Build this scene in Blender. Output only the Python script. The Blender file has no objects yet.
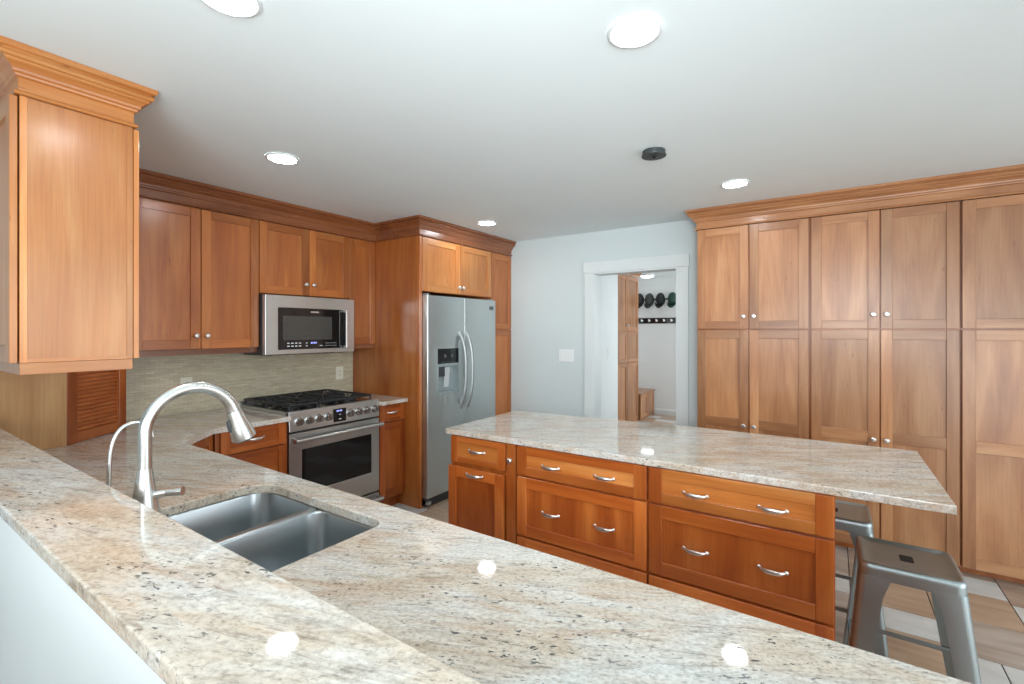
import bpy, bmesh, math, random
from mathutils import Vector, Matrix
random.seed(7)
C = bpy.context.scene.collection
SC = bpy.context.scene
PI = math.pi

# ------------------------------------------------------------------ camera, world, lights, exposure
cam_d = bpy.data.cameras.new('camera'); cam = bpy.data.objects.new('camera', cam_d); C.objects.link(cam)
cam.location = (0, 0, 1.497); cam.rotation_euler = (PI/2, 0, math.radians(34.1))
cam_d.sensor_width = 36.0; cam_d.lens = 472/1024*36; cam_d.shift_y = -12/1024
cam_d.clip_start = 0.02
SC.camera = cam

w = bpy.data.worlds.new('daylight'); SC.world = w; w.use_nodes = True
bg = w.node_tree.nodes['Background']; bg.inputs[0].default_value = (0.86, 0.93, 1.0, 1); bg.inputs[1].default_value = 0.45

def area(name, loc, rot, sx, sy, power, col=(1, 1, 1), spread=PI):
    l = bpy.data.lights.new(name, 'AREA'); l.shape = 'RECTANGLE'; l.size = sx; l.size_y = sy
    l.energy = power; l.color = col
    o = bpy.data.objects.new(name, l); C.objects.link(o); o.location = loc; o.rotation_euler = rot
    o.data.spread = spread
    return o
# daylight through the window and the glazed door behind the camera and the window at right
area('window_daylight', (-1.2, -2.55, 1.45), (PI/2, 0, 0), 3.4, 1.7, 3, (0.90, 0.96, 1.0))
area('glass_door_daylight', (1.70, -2.55, 1.06), (PI/2, 0, 0), 2.0, 2.08, 92, (0.90, 0.96, 1.0))
area('patio_daylight', (3.25, 1.4, 1.25), (PI/2, 0, PI/2), 3.4, 2.0, 82, (0.90, 0.96, 1.0))
# added lamp turned up to brighten the ceiling; fill flash from camera side
area('ceiling_fill', (-0.70, -0.60, 1.50), (PI-0.6, 0, 0.5), 1.0, 1.0, 25, (0.95, 0.98, 1.0))
fill = area('fill_flash', (0.25, -0.35, 1.80), (0, 0, 0), 0.9, 0.9, 13, (0.93, 0.97, 1.0), math.radians(75))
fill.rotation_euler = Vector((-1.85, 3.45, 0.22)).to_track_quat('-Z', 'Y').to_euler()
# lamp added at an unseen side opening to brighten the mud room
area('mudroom_fill', (-0.05, 7.6, 1.5), (PI/2, 0, PI/2), 1.4, 1.6, 42, (0.95, 0.98, 1.0))

SC.view_settings.view_transform = 'Standard'; SC.view_settings.look = 'None'
SC.view_settings.gamma = 1.0; SC.view_settings.use_curve_mapping = False
SC.view_settings.exposure = 0.0

# ------------------------------------------------------------------ material helpers
def new_mat(name):
    m = bpy.data.materials.new(name); m.use_nodes = True
    nt = m.node_tree; b = nt.nodes['Principled BSDF']
    return m, nt, b
def N(nt, t, **kw):
    n = nt.nodes.new(t)
    for k, v in kw.items(): setattr(n, k, v)
    return n
def ramp(nt, stops):
    r = N(nt, 'ShaderNodeValToRGB'); e = r.color_ramp.elements
    e[0].position, e[0].color = stops[0][0], (*stops[0][1], 1)
    e[1].position, e[1].color = stops[-1][0], (*stops[-1][1], 1)
    for p, c in stops[1:-1]:
        x = e.new(p); x.color = (*c, 1)
    return r
def mixc(nt, fac, a, b, mode='MIX'):
    m = N(nt, 'ShaderNodeMix', data_type='RGBA', blend_type=mode)
    for sock, v in ((m.inputs[0], fac), (m.inputs[6], a), (m.inputs[7], b)):
        if isinstance(v, bpy.types.NodeSocket): nt.links.new(v, sock)
        elif isinstance(v, (tuple, list)): sock.default_value = (*v[:3], 1)
        else: sock.default_value = v
    return m.outputs[2]
def plain(name, col, rough=0.5, metal=0.0, coat=0.0, var=0.04, vscale=6.0, emit=None, estr=0.0):
    m, nt, b = new_mat(name)
    tc = N(nt, 'ShaderNodeTexCoord'); no = N(nt, 'ShaderNodeTexNoise'); no.inputs['Scale'].default_value = vscale
    no.inputs['Detail'].default_value = 4
    nt.links.new(tc.outputs['Object'], no.inputs['Vector'])
    lo = tuple(c*(1-var) for c in col); hi = tuple(min(1, c*(1+var)) for c in col)
    r = ramp(nt, [(0.3, lo), (0.7, hi)])
    nt.links.new(no.outputs['Fac'], r.inputs[0]); nt.links.new(r.outputs[0], b.inputs['Base Color'])
    b.inputs['Roughness'].default_value = rough; b.inputs['Metallic'].default_value = metal
    b.inputs['Coat Weight'].default_value = coat
    if emit:
        b.inputs['Emission Color'].default_value = (*emit, 1); b.inputs['Emission Strength'].default_value = estr
    return m
def brushed(name, col, rough=0.28, axis='z', amount=0.06, sc=160):
    m, nt, b = new_mat(name)
    tc = N(nt, 'ShaderNodeTexCoord'); mp = N(nt, 'ShaderNodeMapping')
    s = [sc, sc, sc]; s['xyz'.index(axis)] = 2.0
    mp.inputs['Scale'].default_value = s
    no = N(nt, 'ShaderNodeTexNoise'); no.inputs['Scale'].default_value = 1.0; no.inputs['Detail'].default_value = 3
    nt.links.new(tc.outputs['Object'], mp.inputs[0]); nt.links.new(mp.outputs[0], no.inputs['Vector'])
    r = ramp(nt, [(0.3, tuple(c*(1-amount) for c in col)), (0.7, tuple(min(1, c*(1+amount)) for c in col))])
    nt.links.new(no.outputs['Fac'], r.inputs[0]); nt.links.new(r.outputs[0], b.inputs['Base Color'])
    mr = N(nt, 'ShaderNodeMapRange'); mr.inputs[3].default_value = rough*0.97; mr.inputs[4].default_value = rough*1.03
    nt.links.new(no.outputs['Fac'], mr.inputs[0]); nt.links.new(mr.outputs[0], b.inputs['Roughness'])
    b.inputs['Metallic'].default_value = 1.0
    return m
def wood(name, axis, dark, mid, light, rough=0.33, coat=0.45, fig=1.0, tint=(0.75, 1.17)):
    """figured cherry: grain runs along axis; every board shifts and tints by its own random number"""
    m, nt, b = new_mat(name)
    tc = N(nt, 'ShaderNodeTexCoord'); oi = N(nt, 'ShaderNodeObjectInfo')
    mul = N(nt, 'ShaderNodeMath', operation='MULTIPLY'); mul.inputs[1].default_value = 37.0
    ge = N(nt, 'ShaderNodeNewGeometry'); rn = N(nt, 'ShaderNodeMath', operation='ADD')
    nt.links.new(oi.outputs['Random'], rn.inputs[0]); nt.links.new(ge.outputs['Random Per Island'], rn.inputs[1])
    fc = N(nt, 'ShaderNodeMath', operation='FRACT'); nt.links.new(rn.outputs[0], fc.inputs[0])
    nt.links.new(fc.outputs[0], mul.inputs[0])
    add = N(nt, 'ShaderNodeVectorMath', operation='ADD')
    nt.links.new(tc.outputs['Object'], add.inputs[0]); nt.links.new(mul.outputs[0], add.inputs[1])
    i = 'xyz'.index(axis)
    def mapped(along, across):
        mp = N(nt, 'ShaderNodeMapping'); s = [across]*3; s[i] = along
        mp.inputs['Scale'].default_value = s
        nt.links.new(add.outputs[0], mp.inputs[0]); return mp.outputs[0]
    a = N(nt, 'ShaderNodeTexNoise'); a.inputs['Scale'].default_value = 1.0; a.inputs['Detail'].default_value = 5; a.inputs['Distortion'].default_value = 1.5
    nt.links.new(mapped(0.8, 6.0), a.inputs['Vector'])
    f = N(nt, 'ShaderNodeTexNoise'); f.inputs['Scale'].default_value = 1.0; f.inputs['Detail'].default_value = 4
    nt.links.new(mapped(4.0, 130.0), f.inputs['Vector'])
    bl = N(nt, 'ShaderNodeTexNoise'); bl.inputs['Scale'].default_value = 1.0; bl.inputs['Detail'].default_value = 2
    nt.links.new(mapped(2.2, 3.0), bl.inputs['Vector'])
    r = ramp(nt, [(0.28, dark), (0.5, mid), (0.72, light)])
    nt.links.new(a.outputs['Fac'], r.inputs[0])
    fr = ramp(nt, [(0.35, (0.80, 0.76, 0.72)), (0.6, (1, 1, 1))])
    nt.links.new(f.outputs['Fac'], fr.inputs[0])
    c1 = mixc(nt, 0.55*fig, r.outputs[0], fr.outputs[0], 'MULTIPLY')
    br = ramp(nt, [(0.3, (0.84, 0.82, 0.80)), (0.7, (1.08, 1.08, 1.08))])
    nt.links.new(bl.outputs['Fac'], br.inputs[0])
    c2 = mixc(nt, 0.7, c1, br.outputs[0], 'MULTIPLY')
    # small dark mineral flecks
    k = N(nt, 'ShaderNodeTexNoise'); k.inputs['Scale'].default_value = 1.0; k.inputs['Detail'].default_value = 1
    nt.links.new(mapped(14, 60.0), k.inputs['Vector'])
    kr = ramp(nt, [(0.76, (1, 1, 1)), (0.80, (0.5, 0.42, 0.36))]); nt.links.new(k.outputs['Fac'], kr.inputs[0])
    c2 = mixc(nt, 0.6, c2, kr.outputs[0], 'MULTIPLY')
    # board to board tint
    hs = N(nt, 'ShaderNodeHueSaturation')
    v = N(nt, 'ShaderNodeMapRange'); v.inputs[3].default_value, v.inputs[4].default_value = tint
    nt.links.new(fc.outputs[0], v.inputs[0]); nt.links.new(v.outputs[0], hs.inputs['Value'])
    nt.links.new(c2, hs.inputs['Color']); nt.links.new(hs.outputs[0], b.inputs['Base Color'])
    b.inputs['Roughness'].default_value = rough; b.inputs['Coat Weight'].default_value = coat; b.inputs['Coat Roughness'].default_value = 0.2
    return m
def granite(name, rot, seed):
    m, nt, b = new_mat(name)
    tc = N(nt, 'ShaderNodeTexCoord')
    def mapped(scale, r=rot, off=0.0):
        mp = N(nt, 'ShaderNodeMapping'); mp.inputs['Scale'].default_value = scale
        mp2 = N(nt, 'ShaderNodeMapping'); mp2.inputs['Rotation'].default_value = (0, 0, -r); mp2.inputs['Location'].default_value = (seed+off, seed*0.7-off, seed)
        nt.links.new(tc.outputs['Object'], mp2.inputs[0]); nt.links.new(mp2.outputs[0], mp.inputs[0]); return mp.outputs[0]
    def noise(vec, scale, det=4, dist=0.0, rough=0.55):
        n = N(nt, 'ShaderNodeTexNoise'); n.inputs['Scale'].default_value = scale; n.inputs['Detail'].default_value = det
        n.inputs['Distortion'].default_value = dist; n.inputs['Roughness'].default_value = rough
        nt.links.new(vec, n.inputs['Vector']); return n.outputs['Fac']
    big = noise(mapped((1.3, 3.6, 2)), 1.5, 5, 1.2, 0.6)
    base = ramp(nt, GR['base']); nt.links.new(big, base.inputs[0])
    cl = noise(mapped((4, 13, 8), off=3.1), 1.6, 8, 1.6, 0.72)
    clr = ramp(nt, [(0.33, GR['cloud_lo']), (0.50, (1, 1, 1)), (0.68, (1.10, 1.11, 1.12))]); nt.links.new(cl, clr.inputs[0])
    c = mixc(nt, 0.85, base.outputs[0], clr.outputs[0], 'MULTIPLY')
    # pinkish tan drifts
    pk = noise(mapped((1.6, 7, 4), off=7.7), 1.5, 5, 1.5, 0.65)
    pkr = ramp(nt, [(0.50, (0, 0, 0)), (0.66, (1, 1, 1))]); nt.links.new(pk, pkr.inputs[0])
    c = mixc(nt, pkr.outputs[0], c, mixc(nt, 0.6, c, GR['pink'], 'MIX'))
    # long fine streaks that follow the flow
    st = noise(mapped((7, 62, 40), off=1.3), 1.0, 6, 1.0, 0.7)
    sr = ramp(nt, [(0.30, GR['streak']), (0.46, (1, 1, 1))]); nt.links.new(st, sr.inputs[0])
    c = mixc(nt, 0.85, c, sr.outputs[0], 'MULTIPLY')
    # crystals
    fine = noise(mapped((60, 90, 80), off=5.5), 1.6, 3, 0, 0.7)
    fr = ramp(nt, [(0.34, (0.66, 0.63, 0.60)), (0.5, (1, 1, 1)), (0.66, (1.16, 1.16, 1.15))]); nt.links.new(fine, fr.inputs[0])
    c = mixc(nt, 0.75, c, fr.outputs[0], 'MULTIPLY')
    # scattered near-black mica, gathered in drifts
    sp = noise(mapped((48, 100, 80), off=9.2), 1.3, 2, 0.3)
    spr = ramp(nt, [(0.62, (0, 0, 0)), (0.665, (1, 1, 1))]); nt.links.new(sp, spr.inputs[0])
    ms = noise(mapped((2.2, 5.5, 4), off=4.4), 1.4, 3, 0.5)
    msr = ramp(nt, [(0.44, (0.14, 0.14, 0.14)), (0.60, (0.9, 0.9, 0.9))]); nt.links.new(ms, msr.inputs[0])
    k = mixc(nt, 1.0, spr.outputs[0], msr.outputs[0], 'MULTIPLY')
    c = mixc(nt, k, c, (0.035, 0.05, 0.055))
    nt.links.new(c, b.inputs['Base Color'])
    b.inputs['Roughness'].default_value = 0.045; b.inputs['IOR'].default_value = 1.5
    return m
GR = dict(base=[(0.30, (0.52, 0.43, 0.33)), (0.43, (0.62, 0.55, 0.46)), (0.55, (0.66, 0.63, 0.58)), (0.70, (0.66, 0.67, 0.65))],
          cloud_lo=(0.70, 0.66, 0.62), pink=(0.52, 0.37, 0.26), streak=(0.46, 0.43, 0.41))
def tile_mosaic(name):
    m, nt, b = new_mat(name)
    tc = N(nt, 'ShaderNodeTexCoord'); se = N(nt, 'ShaderNodeSeparateXYZ'); co = N(nt, 'ShaderNodeCombineXYZ')
    nt.links.new(tc.outputs['Object'], se.inputs[0]); nt.links.new(se.outputs[1], co.inputs[0]); nt.links.new(se.outputs[2], co.inputs[1])
    br = N(nt, 'ShaderNodeTexBrick'); br.inputs['Scale'].default_value = 1.0
    br.inputs['Brick Width'].default_value = 0.055; br.inputs['Row Height'].default_value = 0.0165
    br.inputs['Mortar Size'].default_value = 0.0011; br.inputs['Mortar Smooth'].default_value = 0.3
    br.inputs['Color1'].default_value = (0.54, 0.48, 0.34, 1); br.inputs['Color2'].default_value = (0.64, 0.585, 0.44, 1)
    br.inputs['Mortar'].default_value = (0.40, 0.37, 0.29, 1)
    nt.links.new(co.outputs[0], br.inputs['Vector'])
    no = N(nt, 'ShaderNodeTexNoise'); no.inputs['Scale'].default_value = 1; no.inputs['Detail'].default_value = 5
    mp = N(nt, 'ShaderNodeMapping'); mp.inputs['Scale'].default_value = (5, 5, 55)
    nt.links.new(tc.outputs['Object'], mp.inputs[0]); nt.links.new(mp.outputs[0], no.inputs['Vector'])
    r = ramp(nt, [(0.3, (0.82, 0.82, 0.82)), (0.7, (1.08, 1.08, 1.06))]); nt.links.new(no.outputs['Fac'], r.inputs[0])
    nt.links.new(mixc(nt, 0.9, br.outputs['Color'], r.outputs[0], 'MULTIPLY'), b.inputs['Base Color'])
    b.inputs['Roughness'].default_value = 0.35
    return m
def floor_tile(name, lo, hi, sc=(3, 14, 1), rough=0.35):
    m, nt, b = new_mat(name)
    tc = N(nt, 'ShaderNodeTexCoord'); mp = N(nt, 'ShaderNodeMapping'); mp.inputs['Scale'].default_value = sc
    no = N(nt, 'ShaderNodeTexNoise'); no.inputs['Scale'].default_value = 1.0; no.inputs['Detail'].default_value = 7; no.inputs['Distortion'].default_value = 0.45
    nt.links.new(tc.outputs['Object'], mp.inputs[0]); nt.links.new(mp.outputs[0], no.inputs['Vector'])
    r = ramp(nt, [(0.3, lo), (0.7, hi)]); nt.links.new(no.outputs['Fac'], r.inputs[0])
    nt.links.new(r.outputs[0], b.inputs['Base Color']); b.inputs['Roughness'].default_value = rough
    return m

# one cherry, each wall's light put into its tone: darker reddish boards on the base cabinets and the range wall, paler on the pantry
def trio(tag, dark, mid, light, **k):
    return {a: wood('cherry_%s_%s' % (tag, a), a, dark, mid, light, **k) for a in 'xyz'}
W_RED = trio('red', (0.29, 0.056, 0.008), (0.40, 0.095, 0.015), (0.54, 0.165, 0.033))
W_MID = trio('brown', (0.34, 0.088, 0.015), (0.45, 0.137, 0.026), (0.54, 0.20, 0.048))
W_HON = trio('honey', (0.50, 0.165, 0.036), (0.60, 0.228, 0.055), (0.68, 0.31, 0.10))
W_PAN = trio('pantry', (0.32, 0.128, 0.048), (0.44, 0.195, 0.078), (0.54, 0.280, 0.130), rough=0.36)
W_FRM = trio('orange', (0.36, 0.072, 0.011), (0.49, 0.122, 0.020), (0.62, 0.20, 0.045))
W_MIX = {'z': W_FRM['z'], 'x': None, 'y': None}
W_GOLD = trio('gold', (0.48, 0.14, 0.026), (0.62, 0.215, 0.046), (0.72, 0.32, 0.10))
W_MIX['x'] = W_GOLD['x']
W_OAK = trio('oak', (0.52, 0.25, 0.08), (0.63, 0.33, 0.115), (0.71, 0.40, 0.16), rough=0.5, coat=0.05)
W_TAMB = wood('cherry_tambour', 'x', (0.30, 0.075, 0.018), (0.37, 0.10, 0.024), (0.42, 0.13, 0.034), tint=(0.94, 1.06), fig=0.5)
W_DARK = trio('trim', (0.17, 0.050, 0.016), (0.24, 0.078, 0.026), (0.30, 0.11, 0.04))
GRANITE = granite('granite_peninsula', 0.45, 2.3)
GRANITE_B = granite('granite_ledge', 0.32, 6.1)
GRANITE_I = granite('granite_island', 0.50, 11.4)
STEEL = brushed('stainless_vertical', (0.62, 0.66, 0.66), 0.33, 'z', 0.015)
STEEL_H = brushed('stainless_horizontal', (0.60, 0.63, 0.63), 0.29, 'y', 0.012)
SINKM = plain('sink_steel', (0.50, 0.54, 0.56), 0.28, 1.0, var=0.01)
NICKEL = plain('satin_nickel', (0.74, 0.72, 0.69), 0.32, 1.0, var=0.03)
FAUCETM = plain('faucet_nickel', (0.64, 0.64, 0.62), 0.27, 1.0, var=0.02)
GUN = plain('gunmetal', (0.37, 0.42, 0.43), 0.40, 1.0, var=0.05, vscale=9)
GUN_D = plain('gunmetal_dark', (0.10, 0.105, 0.11), 0.4, 0.9, var=0.1)
BLACKG = plain('black_glass', (0.008, 0.009, 0.010), 0.06, 0.0, coat=0.0, var=0.1)
IRON = plain('cast_iron', (0.02, 0.022, 0.025), 0.42, 0.0, var=0.2, vscale=40)
ENAMEL = plain('black_enamel', (0.015, 0.017, 0.02), 0.12, 0.0, var=0.1)
DKGREY = plain('dark_plastic', (0.045, 0.048, 0.05), 0.4, var=0.08)
SHADOW = plain('recess_shade', (0.012, 0.010, 0.009), 0.7, var=0.1)  # near-black standing in for shade in gaps and holes
WALLP = plain('grey_green_paint', (0.62, 0.70, 0.71), 0.6, var=0.012, vscale=3)
WHITEP = plain('white_paint', (0.80, 0.85, 0.86), 0.55, var=0.012, vscale=3)
CEILP = plain('ceiling_paint', (0.78, 0.865, 0.885), 0.7, var=0.01, vscale=2)
TRIMP = plain('trim_paint', (0.71, 0.77, 0.775), 0.4, var=0.01)
PLATE = plain('ivory_plate', (0.80, 0.78, 0.66), 0.35, var=0.02)
PLATEW = plain('white_plate', (0.82, 0.85, 0.85), 0.3, var=0.02)
GLOW_S = plain('soft_diffuser', (0.9, 0.9, 0.88), 0.4, emit=(0.95, 0.98, 1.0), estr=7.0, var=0.01)
GLOW = plain('lamp_diffuser', (0.9, 0.9, 0.88), 0.4, emit=(0.93, 0.97, 1.0), estr=75.0, var=0.01)
BLUEL = plain('blue_display', (0.05, 0.05, 0.2), 0.3, emit=(0.35, 0.40, 1.0), estr=1.6)
WHITEL = plain('panel_marks', (0.5, 0.5, 0.5), 0.4, emit=(0.8, 0.85, 0.9), estr=0.25)
MOSAIC = tile_mosaic('mosaic_tile')
T_WHITE = floor_tile('tile_white', (0.55, 0.55, 0.53), (0.70, 0.71, 0.70), (6, 10, 1))
T_GREY = floor_tile('tile_greige', (0.36, 0.29, 0.24), (0.55, 0.48, 0.42))
T_TAN = floor_tile('tile_tan', (0.40, 0.27, 0.18), (0.54, 0.40, 0.29))
T_BROWN = floor_tile('tile_brown', (0.33, 0.23, 0.17), (0.50, 0.39, 0.31))
GROUT = plain('grout', (0.06, 0.055, 0.05), 0.8, var=0.1)
HATG = plain('hat_green', (0.02, 0.06, 0.045), 0.8, var=0.15, vscale=30)
HATK = plain('hat_black', (0.014, 0.017, 0.018), 0.8, var=0.15, vscale=30)
HATS = plain('hat_slate', (0.045, 0.055, 0.055), 0.8, var=0.15, vscale=30)

# ------------------------------------------------------------------ object helpers
def tag(o, label=None, cat=None, group=None, kind=None):
    if label: o['label'] = label
    if cat: o['category'] = cat
    if group: o['group'] = group
    if kind: o['kind'] = kind
    return o
def thing(name, loc, label, cat, group=None):
    o = bpy.data.objects.new(name, None); C.objects.link(o); o.location = loc; o.empty_display_size = 0.1
    o['_w'] = list(loc)
    return tag(o, label, cat, group)
class F:
    """a working face: u runs along it, d stands out of it, z is up"""
    def __init__(s, o, u, n): s.o = Vector(o); s.u = Vector(u); s.n = Vector(n)
    def P(s, u, d, z): return s.o + s.u*u + s.n*d + Vector((0, 0, z))
def FX(x): return F((x, 0, 0), (0, 1, 0), (1, 0, 0))
def FY(y): return F((0, y, 0), (1, 0, 0), (0, -1, 0))
def FYP(y): return F((0, y, 0), (1, 0, 0), (0, 1, 0))
WORLD = F((0, 0, 0), (1, 0, 0), (0, 1, 0))
class MB:
    def __init__(s): s.bm = bmesh.new()
    def faces(s, vs, fs, mi=0):
        v = [s.bm.verts.new(p) for p in vs]
        for f in fs:
            try: x = s.bm.faces.new([v[i] for i in f]); x.material_index = mi
            except ValueError: pass
        return v
    def hexa(s, p, mi=0):
        s.faces(p, [(0, 3, 2, 1), (4, 5, 6, 7), (0, 1, 5, 4), (1, 2, 6, 5), (2, 3, 7, 6), (3, 0, 4, 7)], mi); return s
    def frame(s, f, u0, u1, z0, z1, g0, g1, h0, h1, d0, d1, mi=0):
        O = [(u0, z0), (u1, z0), (u1, z1), (u0, z1)]; I = [(g0, h0), (g1, h0), (g1, h1), (g0, h1)]
        vs = [f.P(u, d, z) for L in (O, I) for d in (d0, d1) for u, z in L]   # outer back, outer front, inner back, inner front
        fs = []
        for i in range(4):
            j = (i+1) % 4
            fs += [(i, j, 4+j, 4+i), (8+i, 8+j, 12+j, 12+i), (i, j, 8+j, 8+i), (4+i, 4+j, 12+j, 12+i)]
        s.faces(vs, fs, mi); return s
    def fbox(s, f, u0, u1, d0, d1, z0, z1, mi=0):
        P = f.P
        return s.hexa([P(u0, d0, z0), P(u1, d0, z0), P(u1, d1, z0), P(u0, d1, z0), P(u0, d0, z1), P(u1, d0, z1), P(u1, d1, z1), P(u0, d1, z1)], mi)
    def box(s, x0, x1, y0, y1, z0, z1, mi=0): return s.fbox(WORLD, x0, x1, y0, y1, z0, z1, mi)
    def loft(s, rings, mi=0, close=True, cap=(True, True)):
        rv = [[s.bm.verts.new(p) for p in r] for r in rings]; n = len(rings[0])
        for a, b in zip(rv, rv[1:]):
            for i in range(n if close else n-1):
                j = (i+1) % n
                try: x = s.bm.faces.new((a[i], a[j], b[j], b[i])); x.material_index = mi
                except ValueError: pass
        for k, r in ((0, rv[0]), (1, rv[-1])):
            if cap[k] and close:
                try: x = s.bm.faces.new(r); x.material_index = mi
                except ValueError: pass
        return s
    def prism(s, poly, z0, z1, mi=0):
        return s.loft([[Vector((x, y, z0)) for x, y in poly], [Vector((x, y, z1)) for x, y in poly]], mi)
    def lathe(s, prof, c, axis=(0, 0, 1), n=20, mi=0, cap=(True, True)):
        c = Vector(c); ax = Vector(axis).normalized(); a = ax.orthogonal().normalized(); b = ax.cross(a)
        rings = [[c + ax*h + (a*math.cos(2*PI*i/n) + b*math.sin(2*PI*i/n))*max(r, 1e-4) for i in range(n)] for r, h in prof]
        return s.loft(rings, mi, True, cap)
    def cyl(s, p0, p1, r0, r1=None, n=16, mi=0):
        p0 = Vector(p0); p1 = Vector(p1); d = p1-p0
        return s.lathe([(r0, 0), (r1 if r1 is not None else r0, d.length)], p0, d, n, mi)
    def tube(s, pts, r, n=12, mi=0, flat=None):
        pts = [Vector(p) for p in pts]; rs = r if isinstance(r, (list, tuple)) else [r]*len(pts)
        rings = []; prev = None
        for i, p in enumerate(pts):
            t = (pts[min(i+1, len(pts)-1)] - pts[max(i-1, 0)]).normalized()
            if prev is None: a = t.orthogonal().normalized() if flat is None else (Vector(flat) - t*Vector(flat).dot(t)).normalized()
            else: a = (prev - t*prev.dot(t)).normalized()
            prev = a; b = t.cross(a)
            rx, ry = rs[i] if isinstance(rs[i], tuple) else (rs[i], rs[i])
            rings.append([p + a*rx*math.cos(2*PI*k/n) + b*ry*math.sin(2*PI*k/n) for k in range(n)])
        return s.loft(rings, mi)
    def build(s, name, mats, parent=None, smooth=False, bevel=0.0, seg=2, angle=0.6):
        bm = s.bm; off = Vector((0, 0, 0))
        if parent is not None: off = Vector(parent['_w'])
        bmesh.ops.translate(bm, verts=bm.verts, vec=-off)
        bmesh.ops.recalc_face_normals(bm, faces=bm.faces)
        me = bpy.data.meshes.new(name); bm.to_mesh(me); bm.free()
        for m in (mats if isinstance(mats, (list, tuple)) else [mats]): me.materials.append(m)
        o = bpy.data.objects.new(name, me); C.objects.link(o)
        o['_w'] = list(off)
        if parent is not None: o.parent = parent
        if smooth:
            for p in me.polygons: p.use_smooth = True
            try: me.set_sharp_from_angle(angle=angle)
            except Exception: pass
        if bevel:
            b = o.modifiers.new('edge', 'BEVEL'); b.width = bevel; b.segments = seg; b.limit_method = 'ANGLE'; b.angle_limit = 0.7
        return o
def bez(p0, p1, p2, p3, n=12):
    p0, p1, p2, p3 = map(Vector, (p0, p1, p2, p3)); out = []
    for i in range(n+1):
        t = i/n; out.append(p0*(1-t)**3 + p1*3*t*(1-t)**2 + p2*3*t*t*(1-t) + p3*t**3)
    return out
def rrect(x0, x1, y0, y1, r, n=6):
    """rounded rectangle, counter-clockwise; r is one radius or four (x0y0, x1y0, x1y1, x0y1)"""
    rs = r if isinstance(r, (list, tuple)) else [r]*4; pts = []
    for (cx, cy, a0), q in zip(((x0, y0, PI), (x1, y0, 1.5*PI), (x1, y1, 0), (x0, y1, 0.5*PI)), rs):
        ox = cx + (q if cx == x0 else -q); oy = cy + (q if cy == y0 else -q)
        for i in range(n+1):
            a = a0 + i/n*PI/2; pts.append((ox + q*math.cos(a), oy + q*math.sin(a)))
    return pts
def sweep(mb, path, prof, mi=0):
    """profile of (d, z) carried along a plan path, d to the right of travel, mitred corners"""
    P = [Vector((x, y)) for x, y in path]; offs = []
    for i, p in enumerate(P):
        ns = []
        if i > 0: d = (p-P[i-1]).normalized(); ns.append(Vector((d.y, -d.x)))
        if i < len(P)-1: d = (P[i+1]-p).normalized(); ns.append(Vector((d.y, -d.x)))
        if len(ns) == 1: offs.append(ns[0])
        else:
            m = (ns[0]+ns[1]).normalized(); offs.append(m/m.dot(ns[0]))
    mb.loft([[Vector((p.x+o.x*d, p.y+o.y*d, z)) for d, z in prof] for p, o in zip(P, offs)], mi)
    return mb

def knob(parent, f, u, z, d=0.0, name='knob'):
    mb = MB(); c = f.P(u, d+0.0005, z)
    mb.lathe([(0.009, 0), (0.009, 0.002), (0.005, 0.004), (0.005, 0.012), (0.012, 0.015), (0.0155, 0.020), (0.0155, 0.024), (0.011, 0.028), (0.0, 0.029)], c, f.n, 18)
    return mb.build(name, NICKEL, parent, True)
def pull(parent, f, u, z, d=0.0, half=0.055):
    mb = MB(); pts = []; rs = []
    for i in range(15):
        t = i/14*2-1; h = 0.027*(1-abs(t)**3.2)
        pts.append(f.P(u+t*half, d+0.001+h, z)); rs.append((0.0045+0.0050*(1-t*t), 0.0040+0.0015*(1-t*t)))
    mb.tube(pts, rs, 10, flat=(0, 0, 1))
    for sgn in (-1, 1):
        mb.lathe([(0.008, 0), (0.008, 0.003), (0.004, 0.006)], f.P(u+sgn*half, d+0.0005, z), f.n, 12)
    return mb.build('handle', NICKEL, parent, True)
def shaker(parent, f, u0, u1, z0, z1, W, name='door', st=0.058, rail=0.058, mids=(), d=0.0, th=0.02, hax=None, vax='z', rec=0.009, sub=None, WP=None):
    WP = WP or W
    """frame of stiles and rails in one mesh; every recessed field is a child panel"""
    hax = hax or ('y' if abs(f.u.y) > 0.9 else 'x')
    mb = MB()
    for a, b in ((u0, u0+st), (u1-st, u1)): mb.fbox(f, a, b, d-th, d, z0, z1, 0)
    hs = [(z0, z0+rail)] + list(mids) + [(z1-rail, z1)]
    for a, b in hs: mb.fbox(f, u0+st, u1-st, d-th+0.0005, d-0.0005, a, b, 1)
    o = mb.build(name, [W['z'], W[hax]], parent, bevel=0.0015, seg=1)
    for (a, b), (c, e) in zip(hs, hs[1:]):
        p = MB(); p.fbox(f, u0+st-0.004, u1-st+0.004, d-th+0.002, d-rec, b-0.004, c+0.004)
        p.build('panel', WP[vax if sub is None else sub], o)
    return o
def carcass(parent, f, u0, u1, d0, d1, z0, z1, W, name='body'):
    mb = MB(); mb.fbox(f, u0, u1, d0, d1, z0, z1)
    return mb.build(name, W['z'], parent, bevel=0.001, seg=1)
def struct(name, mb, m, **k):
    o = mb.build(name, m, **k); o['kind'] = 'structure'; return o

H = 2.44; XW = -3.73; YB = 4.20; ZC = 0.918; ZB = 1.107

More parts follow.
